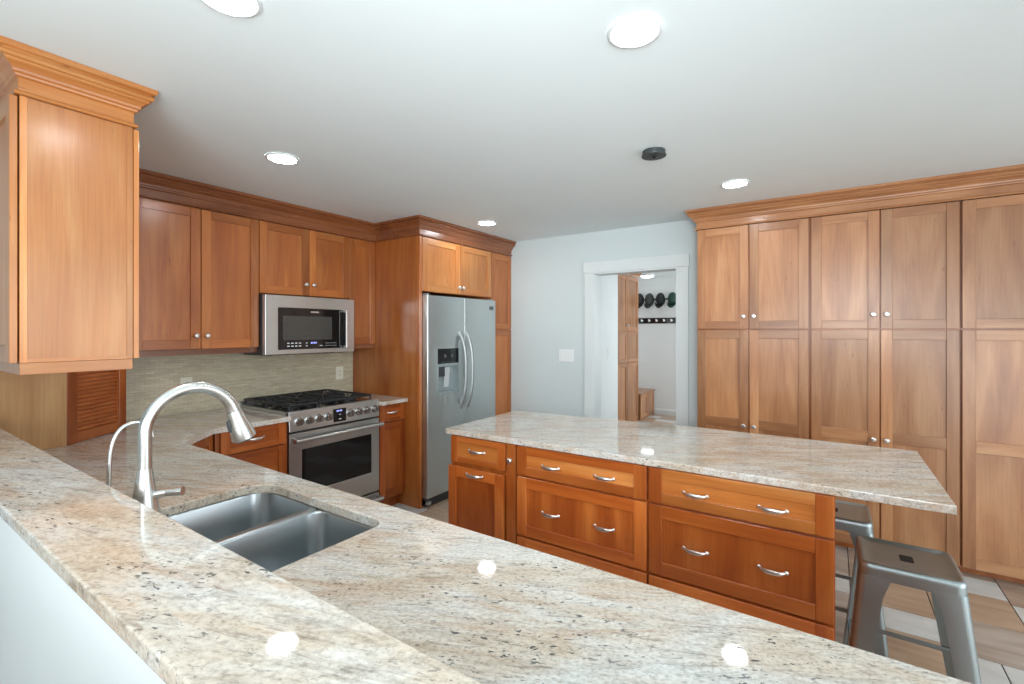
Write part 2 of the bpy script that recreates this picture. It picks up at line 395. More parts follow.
# ------------------------------------------------------------------ room shell
mb = MB(); mb.box(XW-0.1, 3.4, -3.6, 9.0, -0.06, -0.004, 0)
P_ = 0.938; i0 = -12
for i in range(-12, 9):
    xa = 0.45+0.36*i; xb = xa+0.36; off = 3.918-0.27*i
    off -= math.floor((off+3.6)/P_)*P_
    y = off-P_
    while y < 8.9:
        for hgt, mi in ((0.366, (2, 3, 4)[random.randrange(3)]), (0.344, (2, 3, 4)[random.randrange(3)]), (0.228, 1)):
            a, b = max(y, -3.55), min(y+hgt, 8.95)
            if b > a+0.01 and xb < 3.38 and xa > XW-0.09:
                if mi == 1: xs = [(xa, xa+0.18), (xa+0.18, xb)] if random.random() < 0.45 else [(xa, xb)]
                else: xs = [(xa, xb)]
                for p, q in xs: mb.box(p+0.003, q-0.003, a+0.003, b-0.003, -0.004, 0.0, mi)
            y += hgt
struct('floor', mb, [GROUT, T_WHITE, T_GREY, T_TAN, T_BROWN])
mb = MB(); mb.box(XW-0.1, 3.4, -3.6, 9.0, H, H+0.06); struct('ceiling', mb, CEILP)
mb = MB(); mb.box(XW-0.1, XW, -3.6, YB, 0, H); struct('wall_left', mb, WALLP)
# back wall with the doorway: opening x -1.90 .. -1.109, 2.045 high
DX0, DX1, DZ = -1.893, -1.105, 2.043
mb = MB(); mb.box(XW-0.1, DX0, YB, YB+0.12, 0, H); mb.box(DX1, 3.4, YB, YB+0.12, 0, H); mb.box(DX0, DX1, YB, YB+0.12, DZ, H)
struct('wall_back', mb, WALLP)
# right-hand and rear walls of the dining area behind the camera, with window openings
mb = MB()
for a in ((-3.6, -0.35, 0, H), (3.15, YB, 0, H), (-0.35, 3.15, 0, 0.2), (-0.35, 3.15, 2.3, H)): mb.box(3.3, 3.4, a[0], a[1], a[2], a[3])
struct('wall_right', mb, WALLP)
mb = MB()
for a in ((XW, -2.95, 0, H), (0.55, 0.72, 0, H), (2.72, 3.3, 0, H), (0.72, 2.72, 2.12, H), (-2.95, 0.55, 0, 0.55), (-2.95, 0.55, 2.3, H)): mb.box(a[0], a[1], -2.6, -2.5, a[2], a[3])
struct('wall_front', mb, WALLP)
# door casing: two legs and a head with a slightly prouder cap, jamb lining
mb = MB(); CW = 0.092
mb.box(DX0-CW, DX0, YB-0.018, YB-0.0005, 0, DZ); mb.box(DX1, DX1+CW, YB-0.018, YB-0.0005, 0, DZ)
mb.box(DX0-CW-0.008, DX1+CW+0.008, YB-0.024, YB-0.0005, DZ, DZ+0.108)
mb.box(DX0, DX0+0.014, YB-0.016, YB+0.136, 0, DZ-0.014); mb.box(DX1-0.014, DX1, YB-0.016, YB+0.136, 0, DZ-0.014)
mb.box(DX0, DX1, YB-0.016, YB+0.136, DZ-0.014, DZ)
struct('trim_1', mb, TRIMP, bevel=0.003)
# mud room beyond
MX, MY = -2.63, 8.4
mb = MB(); mb.box(MX-0.1, MX, YB+0.12, 6.69, 0, H); mb.box(MX-0.6, MX-0.5, 7.7, MY, 0, H); mb.box(MX-0.6, MX-0.5, 6.6, 7.7, 0, H)
mb.box(MX-0.1, MX, 6.69, 7.60, 2.345, H)
struct('wall_mudroom_left', mb, WHITEP)
mb = MB(); mb.box(MX-0.6, 0.0, MY, MY+0.1, 0, H); struct('wall_mudroom_far', mb, WHITEP)
mb = MB(); mb.box(0.0, 0.1, YB+0.12, MY, 0, 0.7); mb.box(0.0, 0.1, YB+0.12, 6.85, 0.7, H); mb.box(0.0, 0.1, 8.32, MY, 0.7, H); mb.box(0.0, 0.1, 6.85, 8.32, 2.3, H)
struct('wall_mudroom_right', mb, WHITEP)
mb = MB(); sweep(mb, [(MX+0.02, MY-0.001), (-0.001, MY-0.001)], [(0, 0.001), (0.014, 0.001), (0.014, 0.08), (0.008, 0.095), (0, 0.1)])
struct('baseboard_mudroom', mb, TRIMP)
# half wall that carries the raised granite ledge
mb = MB(); mb.box(XW+0.001, 1.1, 0.243, 0.388, 0, ZB-0.029); struct('wall_peninsula', mb, WHITEP)

# ------------------------------------------------------------------ crown mouldings
def crown_prof(k=1.0):
    return [(0.0, 2.288)] + [(d*k, z) for d, z in ((0.012, 2.288), (0.016, 2.2945), (0.012, 2.301), (0.003, 2.303), (0.003, 2.345), (0.012, 2.349), (0.014, 2.357), (0.020, 2.360), (0.022, 2.369),
            (0.030, 2.379), (0.043, 2.387), (0.043, 2.393), (0.053, 2.396), (0.058, 2.403), (0.054, 2.411), (0.049, 2.414), (0.049, 2.418), (0.062, 2.421), (0.066, 2.428), (0.066, 2.4395))] + [(0.0, 2.4395)]
mb = MB(); sweep(mb, [(XW+0.002, 0.385), (-2.262, 0.385), (-2.262, 0.697), (XW+0.002, 0.697)], crown_prof(0.95))
tag(mb.build('crown_molding', W_HON['y'], bevel=0.001, seg=1), 'stepped honey cherry crown molding capping the hanging cabinet at upper left', 'crown molding', 'crown moldings')
mb = MB(); sweep(mb, [(-3.402, 0.80), (-3.402, 2.833), (-2.852, 2.833), (-2.852, YB-0.002)], crown_prof())
tag(mb.build('crown_molding', W_DARK['y'], bevel=0.001, seg=1), 'reddish brown crown molding running above the range wall cabinets and refrigerator surround', 'crown molding', 'crown moldings')
mb = MB(); sweep(mb, [(-0.883, YB-0.002), (-0.883, 3.922), (1.42, 3.922), (1.42, YB-0.002)], crown_prof(1.15))
tag(mb.build('crown_molding', W_PAN['x'], bevel=0.001, seg=1), 'brown crown molding along the top of the tall pantry wall at right', 'crown molding', 'crown moldings')

# ------------------------------------------------------------------ hanging cabinet over the peninsula corner
t = thing('hanging_cabinet', (-2.9, 0.54, 1.345), 'honey cherry wall cabinet hanging over the raised ledge at far left, glossy end panel', 'cabinet', 'wall cabinets')
mb = MB()
mb.box(XW+0.002, -2.266, 0.386, 0.696, 1.386, 2.2875, 0)
mb.build('body', [W_HON['z']], t, bevel=0.001, seg=1)
mb = MB(); f = FX(-2.26)
mb.fbox(f, 0.386, 0.404, -0.006, 0.0, 1.386, 2.287, 0); mb.fbox(f, 0.678, 0.696, -0.006, 0.0, 1.386, 2.287, 0)
mb.fbox(f, 0.404, 0.678, -0.006, 0.0, 1.386, 1.398, 1)
mb.fbox(f, 0.404, 0.678, -0.006, -0.003, 1.398, 2.287, 0)
mb.build('end_panel', [W_HON['z'], W_HON['y']], t)
mb = MB(); mb.box(XW+0.002, -2.26, 0.386, 0.696, 1.345, 1.385, 0); mb.build('light_rail', W_HON['y'], t, bevel=0.001, seg=1)
for x0, x1 in ((-3.01, -2.265), (-3.72, -3.014)):
    d = shaker(t, FY(0.362), x0, x1, 1.386, 2.284, W_HON, name='door', th=0.02); knob(d, FY(0.362), x0+0.03 if x1 > -2.5 else x1-0.03, 1.47)
    d = shaker(t, FYP(0.7185), x0, x1, 1.386, 2.284, W_HON, name='door', th=0.019)
    knob(d, FYP(0.7185), x0+0.03 if x1 > -2.5 else x1-0.03, 1.47)

# ------------------------------------------------------------------ corner appliance garage under it
t = thing('appliance_garage', (-3.4, 0.75, ZC), 'corner appliance garage with slatted tambour door and oak side standing on counter at left', 'cabinet')
ga = Vector((-3.155, 0.705)); gb = Vector((-3.395, 1.015))
mb = MB()
mb.prism([(-3.155, 0.44), (-3.155, 0.703), (-3.172, 0.703), (-3.172, 0.44)], ZC+0.001, 1.344, 0)
mb.build('side_panel', W_OAK['z'], t)
gd = (gb-ga).normalized(); gn = Vector((gd.y, -gd.x)); L_ = (gb-ga).length
fg = F((ga.x, ga.y, 0), (gd.x, gd.y, 0), (gn.x, gn.y, 0))
mb = MB(); mb.fbox(fg, 0.0, 0.062, -0.02, 0, ZC+0.001, 1.344, 0); mb.fbox(fg, L_-0.05, L_, -0.02, 0, ZC+0.001, 1.344, 0)
mb.fbox(fg, 0.062, L_-0.05, -0.02, -0.001, 1.325, 1.344, 1)
mb.build('face_frame', [W_RED['z'], W_RED['x']], t, bevel=0.0015, seg=1)
mb = MB(); n = 17; z0, z1 = 0.975, 1.325
for i in range(n):
    a = z0+(z1-z0)*i/n; b = z0+(z1-z0)*(i+1)/n; u0, u1 = 0.064, L_-0.064
    ring = [(-0.016, a), (-0.009, a+0.001), (-0.0045, a+(b-a)*0.35), (-0.0045, a+(b-a)*0.65), (-0.009, b-0.001), (-0.016, b)]
    mb.loft([[fg.P(u0, d, z) for d, z in ring], [fg.P(u1, d, z) for d, z in ring]], 0)
mb.fbox(fg, 0.064, L_-0.052, -0.016, -0.003, ZC+0.004, z0, 0); mb.fbox(fg, L_-0.064, L_-0.052, -0.016, -0.003, z0, z1, 0)
td = mb.build('tambour_door', W_TAMB, t)
mb = MB(); mb.lathe([(0.012, 0), (0.012, 0.004), (0.006, 0.008), (0.013, 0.02), (0.0, 0.022)], fg.P(0.10, -0.004, 1.318), fg.n, 14)
mb.build('catch', DKGREY, td, True)
mb = MB(); mb.fbox(F((gb.x, gb.y, 0), (-1, 0, 0), (0, 1, 0)), 0.002, gb.x-XW-0.02, -0.02, 0, ZC+0.001, 1.344); mb.build('return_panel', W_RED['z'], t)

# ------------------------------------------------------------------ wall cabinets on the range wall
FU = FX(-3.40)
def wall_cab(y0, y1, z0, z1, label, doors, knobs, name='wall_cabinet', lr=True, W=W_MID):
    t = thing(name, (-3.55, (y0+y1)/2, z0), label, 'cabinet', 'wall cabinets')
    carcass(t, FU, y0+0.0008, y1-0.0008, XW+0.002+3.40, -0.021, z0, 2.2875, W)
    if lr:
        mb = MB(); mb.fbox(FU, y0+0.0008, y1-0.0008, -0.055, -0.028, z0-0.036, z0-0.0005); mb.build('light_rail', W_DARK['y'], t)
    for (a, b), ks in zip(doors, knobs):
        d = shaker(t, FU, a, b, z0+0.003, 2.285, W)
        if ks is not None: knob(d, FU, ks, z0+0.088)
    return t
wall_cab(0.80, 1.787, 1.372, 0, 'tall double-door cherry wall cabinet left of the microwave', [(1.035, 1.408), (1.413, 1.784)], [1.378, 1.443])
wall_cab(1.788, 2.551, 1.763, 0, 'short double-door cherry wall cabinet directly above the microwave', [(1.791, 2.178), (2.183, 2.550)], [2.148, 2.213], lr=False)
wall_cab(2.552, 2.831, 1.372, 0, 'narrow single-door cherry wall cabinet between microwave and refrigerator side panel', [(2.554, 2.829)], [None])

# ------------------------------------------------------------------ refrigerator surround
FF = FX(-2.85)
t = thing('refrigerator_surround', (-3.3, 3.35, 0), 'cherry cabinet over the refrigerator with tall plain side panel', 'cabinet')
mb = MB(); mb.fbox(FX(0), 2.833, 2.850, XW+0.002, -2.886, 0, 2.2875); mb.build('side_panel', W_MID['z'], t)
mb = MB(); mb.fbox(FF, 2.833, 2.862, -0.035, 0.0, 0, 2.2875); mb.build('front_stile', W_MID['z'], t, bevel=0.0015, seg=1)
mb = MB(); mb.fbox(FF, 2.864, 3.838, -0.86, -0.021, 1.825, 2.2875); mb.build('body', W_MID['z'], t)
for a, b, k in ((2.868, 3.352, 3.326), (3.357, 3.836, 3.383)):
    d = shaker(t, FF, a, b, 1.828, 2.285, W_HON, st=0.062); knob(d, FF, k, 1.885)
t = thing('broom_cabinet', (-3.3, 4.02, 0), 'tall narrow cherry cabinet squeezed between the refrigerator and the back wall', 'cabinet')
mb = MB(); mb.fbox(FF, 3.840, YB-0.002, -0.87, -0.021, 0.10, 2.2875); mb.fbox(FF, 3.845, YB-0.005, -0.87, -0.08, 0.0, 0.10); mb.build('body', W_MID['z'], t)
shaker(t, FF, 3.843, 4.194, 0.11, 1.495, W_MID, st=0.05); shaker(t, FF, 3.843, 4.194, 1.503, 2.285, W_MID, st=0.05)

# ------------------------------------------------------------------ refrigerator
t = thing('refrigerator', (-3.2, 3.36, 0), 'stainless side-by-side refrigerator with door ice and water dispenser', 'refrigerator')
mb = MB(); mb.box(-3.62, -2.868, 2.870, 3.832, 0.02, 1.775); mb.build('body', DKGREY, t, bevel=0.003)
XD0, XD1 = -2.862, -2.792
def door_prism(mb, y0, y1, z0, z1, rl, rr):
    mb.prism(rrect(XD0, XD1, y0, y1, (0.004, rl, rr, 0.004), 6), z0, z1)
mb = MB(); DY0, DY1, DZ0, DZ1 = 2.990, 3.262, 0.945, 1.335
door_prism(mb, 2.866, 3.344, DZ1, 1.79, 0.012, 0.004); door_prism(mb, 2.866, 3.344, 0.085, DZ0, 0.012, 0.004)
mb.prism(rrect(XD0, XD1, 2.866, DY0, (0.004, 0.012, 0.0005, 0.0005), 6), DZ0, DZ1); mb.prism(rrect(XD0, XD1, DY1, 3.344, (0.0005, 0.0005, 0.004, 0.004), 6), DZ0, DZ1)
dl = mb.build('freezer_door', STEEL, t, True, angle=0.9)
mb = MB(); f = FX(XD1)
mb.fbox(f, DY0, DY1, -0.03, 0.002, 1.203, DZ1, 0)
ctl = mb.build('dispenser_panel', BLACKG, dl, bevel=0.002)
DIM = plain('dim_marks', (0.09, 0.095, 0.1), 0.4)
for i in range(6): mb = MB(); mb.fbox(f, DY0+0.04+0.03*i, DY0+0.055+0.03*i, 0.002, 0.0028, 1.214, 1.218); mb.build('dispenser_button', DIM, dl)
for i in range(2): mb = MB(); mb.lathe([(0.016, 0), (0.016, 0.001)], f.P(DY0+0.09+0.09*i, 0.0022, 1.27), f.n, 16); mb.build('dispenser_icon', DIM, dl)
mb = MB()   # recess: back, sides, drip shelf
mb.fbox(f, DY0, DY1, -0.068, -0.060, DZ0, 1.203); mb.fbox(f, DY0, DY0+0.008, -0.06, 0.003, DZ0, 1.203); mb.fbox(f, DY1-0.008, DY1, -0.06, 0.003, DZ0, 1.203)
mb.fbox(f, DY0, DY1, -0.06, 0.006, DZ0, DZ0+0.014); mb.fbox(f, DY0, DY1, -0.06, 0.006, 1.180, 1.204)
mb.build('dispenser_recess', plain('recess_grey', (0.36, 0.42, 0.43), 0.35, 0.3), dl)
mb = MB(); mb.fbox(f, DY0+0.02, DY0+0.115, -0.058, -0.02, 1.09, 1.178); mb.build('water_spout', DKGREY, dl, bevel=0.004)
mb = MB(); mb.hexa([f.P(3.12, -0.055, 0.99), f.P(3.185, -0.055, 0.99), f.P(3.185, -0.05, 0.99), f.P(3.12, -0.05, 0.99), f.P(3.10, -0.03, 1.17), f.P(3.165, -0.03, 1.17), f.P(3.165, -0.015, 1.17), f.P(3.10, -0.015, 1.17)])
mb.build('paddle', plain('paddle_grey', (0.62, 0.66, 0.66), 0.3), dl, bevel=0.003)
mb = MB(); door_prism(mb, 3.350, 3.834, 0.085, 1.79, 0.004, 0.012)
dr = mb.build('refrigerator_door', STEEL, t, True, angle=0.9)
for dd, y, yb in ((dl, 3.300, 3.235), (dr, 3.395, 3.335)):
    mb = MB(); pts = []; rs = []
    for i in range(21):
        q = i/20*2-1; bow = (1-q*q)
        pts.append(f.P(y-0.020+0.020*bow, 0.012+0.045*(1-abs(q)**3), 1.135+q*0.33)); rs.append((0.013, 0.016))
    mb.tube(pts, rs, 12, flat=(1, 0, 0))
    for q in (-1, 1): mb.fbox(f, y-0.031, y-0.009, 0.0005, 0.018, 1.135+q*0.33-0.02, 1.135+q*0.33+0.02)
    mb.build('handle', plain('handle_steel', (0.42, 0.45, 0.45), 0.45, 1.0, var=0.01) if dd is dl else bpy.data.materials['handle_steel'], dd, True)
mb = MB(); mb.fbox(f, 3.718, 3.792, 0.0005, 0.003, 1.690, 1.735, 0); mb.fbox(f, 3.728, 3.782, 0.003, 0.0036, 1.703, 1.722, 1)
mb.build('badge', [plain('badge_grey', (0.30, 0.32, 0.33), 0.3, 0.8), DKGREY], dr)
mb = MB(); mb.box(-2.90, -2.815, 2.87, 3.83, 0.012, 0.075); 
for i in range(5): mb.box(-2.815, -2.811, 2.93, 3.80, 0.018+0.011*i, 0.024+0.011*i)
mb.build('base_grille', DKGREY, t)
for y in (2.89, 3.80):
    mb = MB(); mb.fbox(f, y-0.02, y+0.02, -0.12, -0.02, 1.7905, 1.806); mb.build('hinge_cover', plain('hinge_grey', (0.25, 0.26, 0.27), 0.4), t, bevel=0.004)
    mb = MB(); mb.cyl((-2.835, y, 0.0), (-2.835, y, 0.03), 0.018); mb.fbox(f, y-0.02, y+0.02, -0.07, 0.0, 0.028, 0.06); mb.build('foot', STEEL, t, True)

# ------------------------------------------------------------------ backsplash, outlets and switches
mb = MB(); mb.box(XW+0.0005, XW+0.010, 1.0, 2.831, ZC+0.001, 1.76, 0); mb.box(XW+0.0105, XW+0.016, 1.02, 1.79, ZC+0.001, ZC+0.016, 0)
bs = mb.build('backsplash', MOSAIC); tag(bs, 'beige mosaic strip tile backsplash behind the range and counter', 'backsplash')
def plate(label, name, f, u0, u1, z0, z1, m, kind, cat, group):
    t = thing(name, tuple(f.P((u0+u1)/2, 0, z0)), label, cat, group)
    mb = MB(); mb.fbox(f, u0, u1, 0.0005, 0.006, z0, z1); mb.build('plate', m, t, bevel=0.002)
    zc = (z0+z1)/2
    if kind == 'outlet':
        mb = MB()
        k = max(1, round((u1-u0)/0.075))
        for i in range(k):
            uc = u0+(u1-u0)*(i+0.5)/k
            mb.fbox(f, uc-0.016, uc+0.016, 0.006, 0.008, zc-0.034, zc+0.034, 0)
            for dz in (-0.018, 0.018):
                for du in (-0.006, 0.006): mb.fbox(f, uc+du-0.0012, uc+du+0.0012, 0.008, 0.0084, zc+dz-0.005, zc+dz+0.005, 1)
        mb.build('socket', [m, DKGREY], t)
    else:
        k = kind
        for i in range(k):
            uc = u0+(u1-u0)*(i+0.5)/k
            mb = MB(); mb.hexa([f.P(uc-0.016, 0.006, zc-0.033), f.P(uc+0.016, 0.006, zc-0.033), f.P(uc+0.016, 0.0075, zc-0.033), f.P(uc-0.016, 0.0075, zc-0.033),
                                f.P(uc-0.016, 0.006, zc+0.033), f.P(uc+0.016, 0.006, zc+0.033), f.P(uc+0.016, 0.011, zc+0.033), f.P(uc-0.016, 0.011, zc+0.033)])
            mb.build('rocker', m, t)
    return t
FT = FX(XW+0.010)
plate('ivory outlet on the tile partly behind the tall faucet arc', 'wall_outlet', FT, 1.412, 1.487, 1.055, 1.168, PLATE, 'outlet', 'outlet', 'backsplash outlets')
plate('ivory outlet on the tile right of the range below the microwave', 'wall_outlet', FT, 2.645, 2.722, 1.048, 1.165, PLATE, 'outlet', 'outlet', 'backsplash outlets')
plate('white triple light switch on the grey wall left of the doorway', 'light_switch', FY(YB), -2.272, -2.106, 1.182, 1.305, PLATEW, 3, 'light switch', 'light switches')
plate('small white light switch on the mud room wall seen through the doorway', 'light_switch', FX(MX), 6.29, 6.41, 1.09, 1.24, PLATEW, 1, 'light switch', 'light switches')

# ------------------------------------------------------------------ microwave
t = thing('microwave', (-3.5, 2.18, 1.32), 'stainless over-the-range microwave with black glass window', 'microwave')
FM = FX(-3.33); y0, y1, z0, z1 = 1.792, 2.548, 1.318, 1.752
mb = MB(); mb.fbox(FM, y0, y1, XW+0.012+3.33, -0.036, z0+0.004, z1); mb.build('body', DKGREY, t, bevel=0.002)
WY0, WY1, WZ0, WZ1 = 1.888, 2.462, 1.352, 1.660
mb = MB()
mb.frame(FM, y0, y1, z0, z1, WY0, WY1, WZ0, WZ1, -0.035, 0)
fr = mb.build('door_frame', STEEL_H, t, bevel=0.004)
mb = MB(); mb.fbox(FM, WY0, WY1, -0.03, -0.003, WZ0, WZ1); gl = mb.build('glass', BLACKG, fr)
mb = MB(); mb.fbox(FM, 1.925, 2.335, -0.003, -0.0022, 1.422, 1.602); mb.build('window_screen', plain('screen_grey', (0.06, 0.06, 0.055), 0.18, var=0.3, vscale=200), fr)
def key(a, b, c, e): mb = MB(); mb.fbox(FM, a, b, -0.003, -0.002, c, e); mb.build('key', WHITEL, fr)
for r in range(2):
    for i in range(4): key(1.958+0.031*i, 1.976+0.031*i, 1.373+0.022*r, 1.380+0.022*r)
    key(2.108, 2.122, 1.373+0.022*r, 1.379+0.022*r)
    for i in range(6): key(2.278+0.018*i, 2.284+0.018*i, 1.372+0.020*r, 1.376+0.020*r)
key(2.225, 2.25, 1.373, 1.378)
mb = MB()
for i, (a, b) in enumerate(((2.150, 2.158), (2.163, 2.171), (2.178, 2.186), (2.190, 2.198))): mb.fbox(FM, a, b, -0.003, -0.002, 1.392, 1.404)
mb.build('clock', BLUEL, fr)
mb = MB(); mb.fbox(FM, 2.150, 2.218, -0.003, -0.0018, 1.630, 1.641); mb.build('badge', NICKEL, fr)
mb = MB()
mb.fbox(FM, 2.437, 2.462, 0.030, 0.044, 1.350, 1.662)
for zz in (1.350, 1.640): mb.fbox(FM, 2.437, 2.462, 0.0005, 0.030, zz, zz+0.022)
mb.build('handle', NICKEL, fr, bevel=0.004)
mb = MB(); mb.fbox(FM, y0+0.02, y1-0.02, -0.34, -0.05, z0-0.006, z0+0.0035)
for i in range(10): mb.fbox(FM, y0+0.06+0.066*i, y0+0.10+0.066*i, -0.30, -0.08, z0-0.009, z0-0.006)
mb.build('vent', ENAMEL, t)

# ------------------------------------------------------------------ gas range
t = thing('gas_range', (-3.35, 2.18, 0), 'stainless slide-in gas range with eight knobs and black oven window', 'range')
y0, y1 = 1.792, 2.556; FR = FX(-3.03)
mb = MB(); mb.fbox(FR, y0+0.002, y1-0.002, -0.68, -0.036, 0.03, 0.905); mb.build('body', ENAMEL, t)
for yy in (y0+0.05, y1-0.05):
    for dd in (-0.62, -0.1):
        mb = MB(); mb.cyl(FR.P(yy, dd, 0.0), FR.P(yy, dd, 0.03), 0.02); mb.build('leveling_foot', DKGREY, t)
mb = MB()   # sloped control panel
mb.hexa([FR.P(y0, -0.035, 0.803), FR.P(y1, -0.035, 0.803), FR.P(y1, 0.006, 0.803), FR.P(y0, 0.006, 0.803), FR.P(y0, -0.035, 0.94), FR.P(y1, -0.035, 0.94), FR.P(y1, -0.004, 0.94), FR.P(y0, -0.004, 0.94)])
cp = mb.build('control_panel', STEEL_H, t, bevel=0.004)
for k in (1.864, 1.940, 2.016, 2.091, 2.281, 2.358, 2.435, 2.512):
    mb = MB(); mb.lathe([(0.031, 0), (0.031, 0.004), (0.025, 0.006), (0.024, 0.026), (0.021, 0.030), (0, 0.0305)], FR.P(k, 0.001, 0.868), FR.n, 22)
    mb.fbox(FR, k-0.0045, k+0.0045, 0.030, 0.038, 0.846, 0.890)
    mb.build('knob', plain('knob_steel', (0.42, 0.42, 0.41), 0.25, 1.0) if k == 1.864 else bpy.data.materials['knob_steel'], cp, True)
mb = MB(); mb.fbox(FR, 2.134, 2.241, 0.001, 0.0065, 0.818, 0.915); mb.build('display', BLACKG, cp, bevel=0.001)
mb = MB()
for i, (a, b) in enumerate(((2.158, 2.166), (2.170, 2.178), (2.184, 2.192), (2.196, 2.204))): mb.fbox(FR, a, b, 0.0066, 0.0070, 0.893, 0.905)
mb.build('clock', BLUEL, cp)
for q in ((2.180, 2.195, 0.868, 0.873), (2.178, 2.198, 0.835, 0.841)): mb = MB(); mb.fbox(FR, q[0], q[1], 0.0066, 0.0070, q[2], q[3]); mb.build('touch_key', WHITEL, cp)
# oven door as a frame round its window
zA, zB = 0.205, 0.790; gy0, gy1, gz0, gz1 = 1.885, 2.480, 0.365, 0.672
mb = MB()
mb.frame(FR, y0, y1, zA, zB, gy0, gy1, gz0, gz1, -0.035, 0.005)
od = mb.build('oven_door', STEEL_H, t, bevel=0.004)
mb = MB(); mb.fbox(FR, gy0, gy1, -0.03, 0.001, gz0, gz1); mb.build('glass', BLACKG, od)
mb = MB(); mb.fbox(FR, 2.155, 2.205, 0.0052, 0.007, 0.262, 0.292); mb.build('badge', plain('badge_dark', (0.10, 0.07, 0.05), 0.3, 0.6), od)
def bar(parent, z, a, b):
    mb = MB(); mb.cyl(FR.P(a, 0.058, z), FR.P(b, 0.058, z), 0.0145, n=18)
    for q in (a+0.012, b-0.012): mb.fbox(FR, q-0.013, q+0.013, 0.0052, 0.062, z-0.016, z+0.016)
    return mb.build('handle', STEEL_H, parent, True)
bar(od, 0.745, 1.806, 2.548)
mb = MB(); mb.fbox(FR, y0, y1, -0.035, 0.005, 0.075, 0.193); dw = mb.build('drawer', STEEL_H, t, bevel=0.004)
bar(dw, 0.155, 1.806, 2.548)
mb = MB(); mb.fbox(FR, y0, y1, -0.70+0.012, -0.006, 0.906, 0.936, 0); mb.fbox(FR, y0+0.02, y1-0.02, -0.655, -0.045, 0.936, 0.9385, 1)
mb.fbox(FR, y0, y1, -0.688, -0.655, 0.936, 0.957, 0)
ck = mb.build('cooktop', [STEEL_H, ENAMEL], t, bevel=0.002)
for by, bd, br in ((1.93, -0.50, 0.035), (1.93, -0.20, 0.045), (2.175, -0.35, 0.055), (2.42, -0.50, 0.035), (2.42, -0.20, 0.045)):
    mb = MB(); mb.lathe([(br+0.012, 0), (br+0.012, 0.006), (br, 0.008), (br, 0.015), (br*0.86, 0.018), (br*0.80, 0.022), (0, 0.023)], FR.P(by, bd, 0.9386), (0, 0, 1), 24)
    mb.build('burner', IRON, ck, True)
for k in range(3):
    a = y0+0.026+0.238*k; b = a+0.232; mb = MB(); zt = 0.972
    def rod(p, q, r=0.0065):
        mb.tube([FR.P(*p), FR.P(*q)], r, 8)
    for yy in (a+0.006, b-0.006): rod((yy, -0.645, zt), (yy, -0.055, zt), 0.008)
    for dd in (-0.645, -0.352, -0.055): rod((a+0.006, dd, zt), (b-0.006, dd, zt), 0.008)
    yc = (a+b)/2
    for dc in (-0.50, -0.20):
        for s in (-1, 1):
            rod((yc+s*0.03, dc, zt), (yc+s*0.11, dc, zt)); rod((yc, dc+s*0.035, zt), (yc, dc+s*0.147, zt))
            rod((yc+s*0.03, dc+0.03, zt), (yc+s*0.10, dc+0.13, zt), 0.005); rod((yc+s*0.03, dc-0.03, zt), (yc+s*0.10, dc-0.13, zt), 0.005)
    for yy in (a+0.008, b-0.008):
        for dd in (-0.64, -0.35, -0.06): mb.cyl(FR.P(yy, dd, 0.9386), FR.P(yy, dd, zt), 0.007, n=8)
    mb.build('grate', IRON, ck, True)

# ------------------------------------------------------------------ base cabinets on the range wall
FBc = FX(-3.02)
t = thing('base_cabinet', (-3.35, 2.7, 0), 'narrow cherry base cabinet between the range and the refrigerator panel', 'cabinet', 'base cabinets')
mb = MB(); mb.fbox(FBc, 2.560, 2.831, -0.70, -0.021, 0.10, 0.884); mb.fbox(FBc, 2.560, 2.831, -0.70, -0.08, 0.0, 0.10); mb.build('body', W_RED['z'], t)
d = shaker(t, FBc, 2.563, 2.826, 0.74, 0.882, W_RED, name='drawer', st=0.045, rail=0.03, sub='y'); pull(d, FBc, 2.692, 0.816, half=0.05)
shaker(t, FBc, 2.563, 2.826, 0.125, 0.732, W_RED, st=0.05)
t = thing('base_cabinet', (-3.35, 1.5, 0), 'cherry drawer base cabinet left of the range', 'cabinet', 'base cabinets')
mb = MB(); mb.fbox(FBc, 1.335, 1.786, -0.70, -0.021, 0.10, 0.884); mb.fbox(FBc, 1.335, 1.786, -0.70, -0.08, 0.0, 0.10)
mb.build('body', W_RED['z'], t)
for a, b in ((0.742, 0.882), (0.45, 0.734), (0.125, 0.442)):
    d = shaker(t, FBc, 1.36, 1.765, a, b, W_RED, name='drawer', st=0.05, rail=0.032, sub='y'); pull(d, FBc, 1.56, (a+b)/2)
t = thing('base_cabinet', (-3.3, 1.0, 0), 'diagonal corner base cabinet under the counter by the peninsula', 'cabinet', 'base cabinets')
pa = Vector((-2.765, 1.045)); pb = Vector((-3.03, 1.33)); dv = (pb-pa).normalized(); nv = Vector((dv.y, -dv.x))
fd = F((pa.x, pa.y, 0), (dv.x, dv.y, 0), (nv.x, nv.y, 0)); Ld = (pb-pa).length
mb = MB(); mb.prism([(-3.70, 0.45), (-2.80, 0.45), (-2.80, 1.05), (-3.045, 1.315), (-3.70, 1.315)], 0.10, 0.884)
mb.build('body', W_RED['z'], t)
d = shaker(t, fd, 0.015, Ld-0.012, 0.125, 0.882, W_RED, st=0.05, d=-0.004, hax='x'); pull(d, fd, Ld*0.5, 0.80, d=-0.004, half=0.045)
t = thing('base_cabinet', (-0.8, 0.75, 0), 'run of cherry base cabinets under the peninsula sink counter', 'cabinet', 'base cabinets')
fp = FYP(1.045)
mb = MB(); mb.box(-2.79, -1.88, 0.42, 1.02, 0.10, 0.884); mb.box(-1.05, 0.90, 0.42, 1.02, 0.10, 0.884); mb.box(-1.88, -1.05, 1.006, 1.02, 0.10, 0.884); mb.box(-1.88, -1.05, 0.42, 1.006, 0.10, 0.12)
mb.box(-2.79, 0.90, 0.42, 0.96, 0.0, 0.099); mb.build('body', W_RED['z'], t)
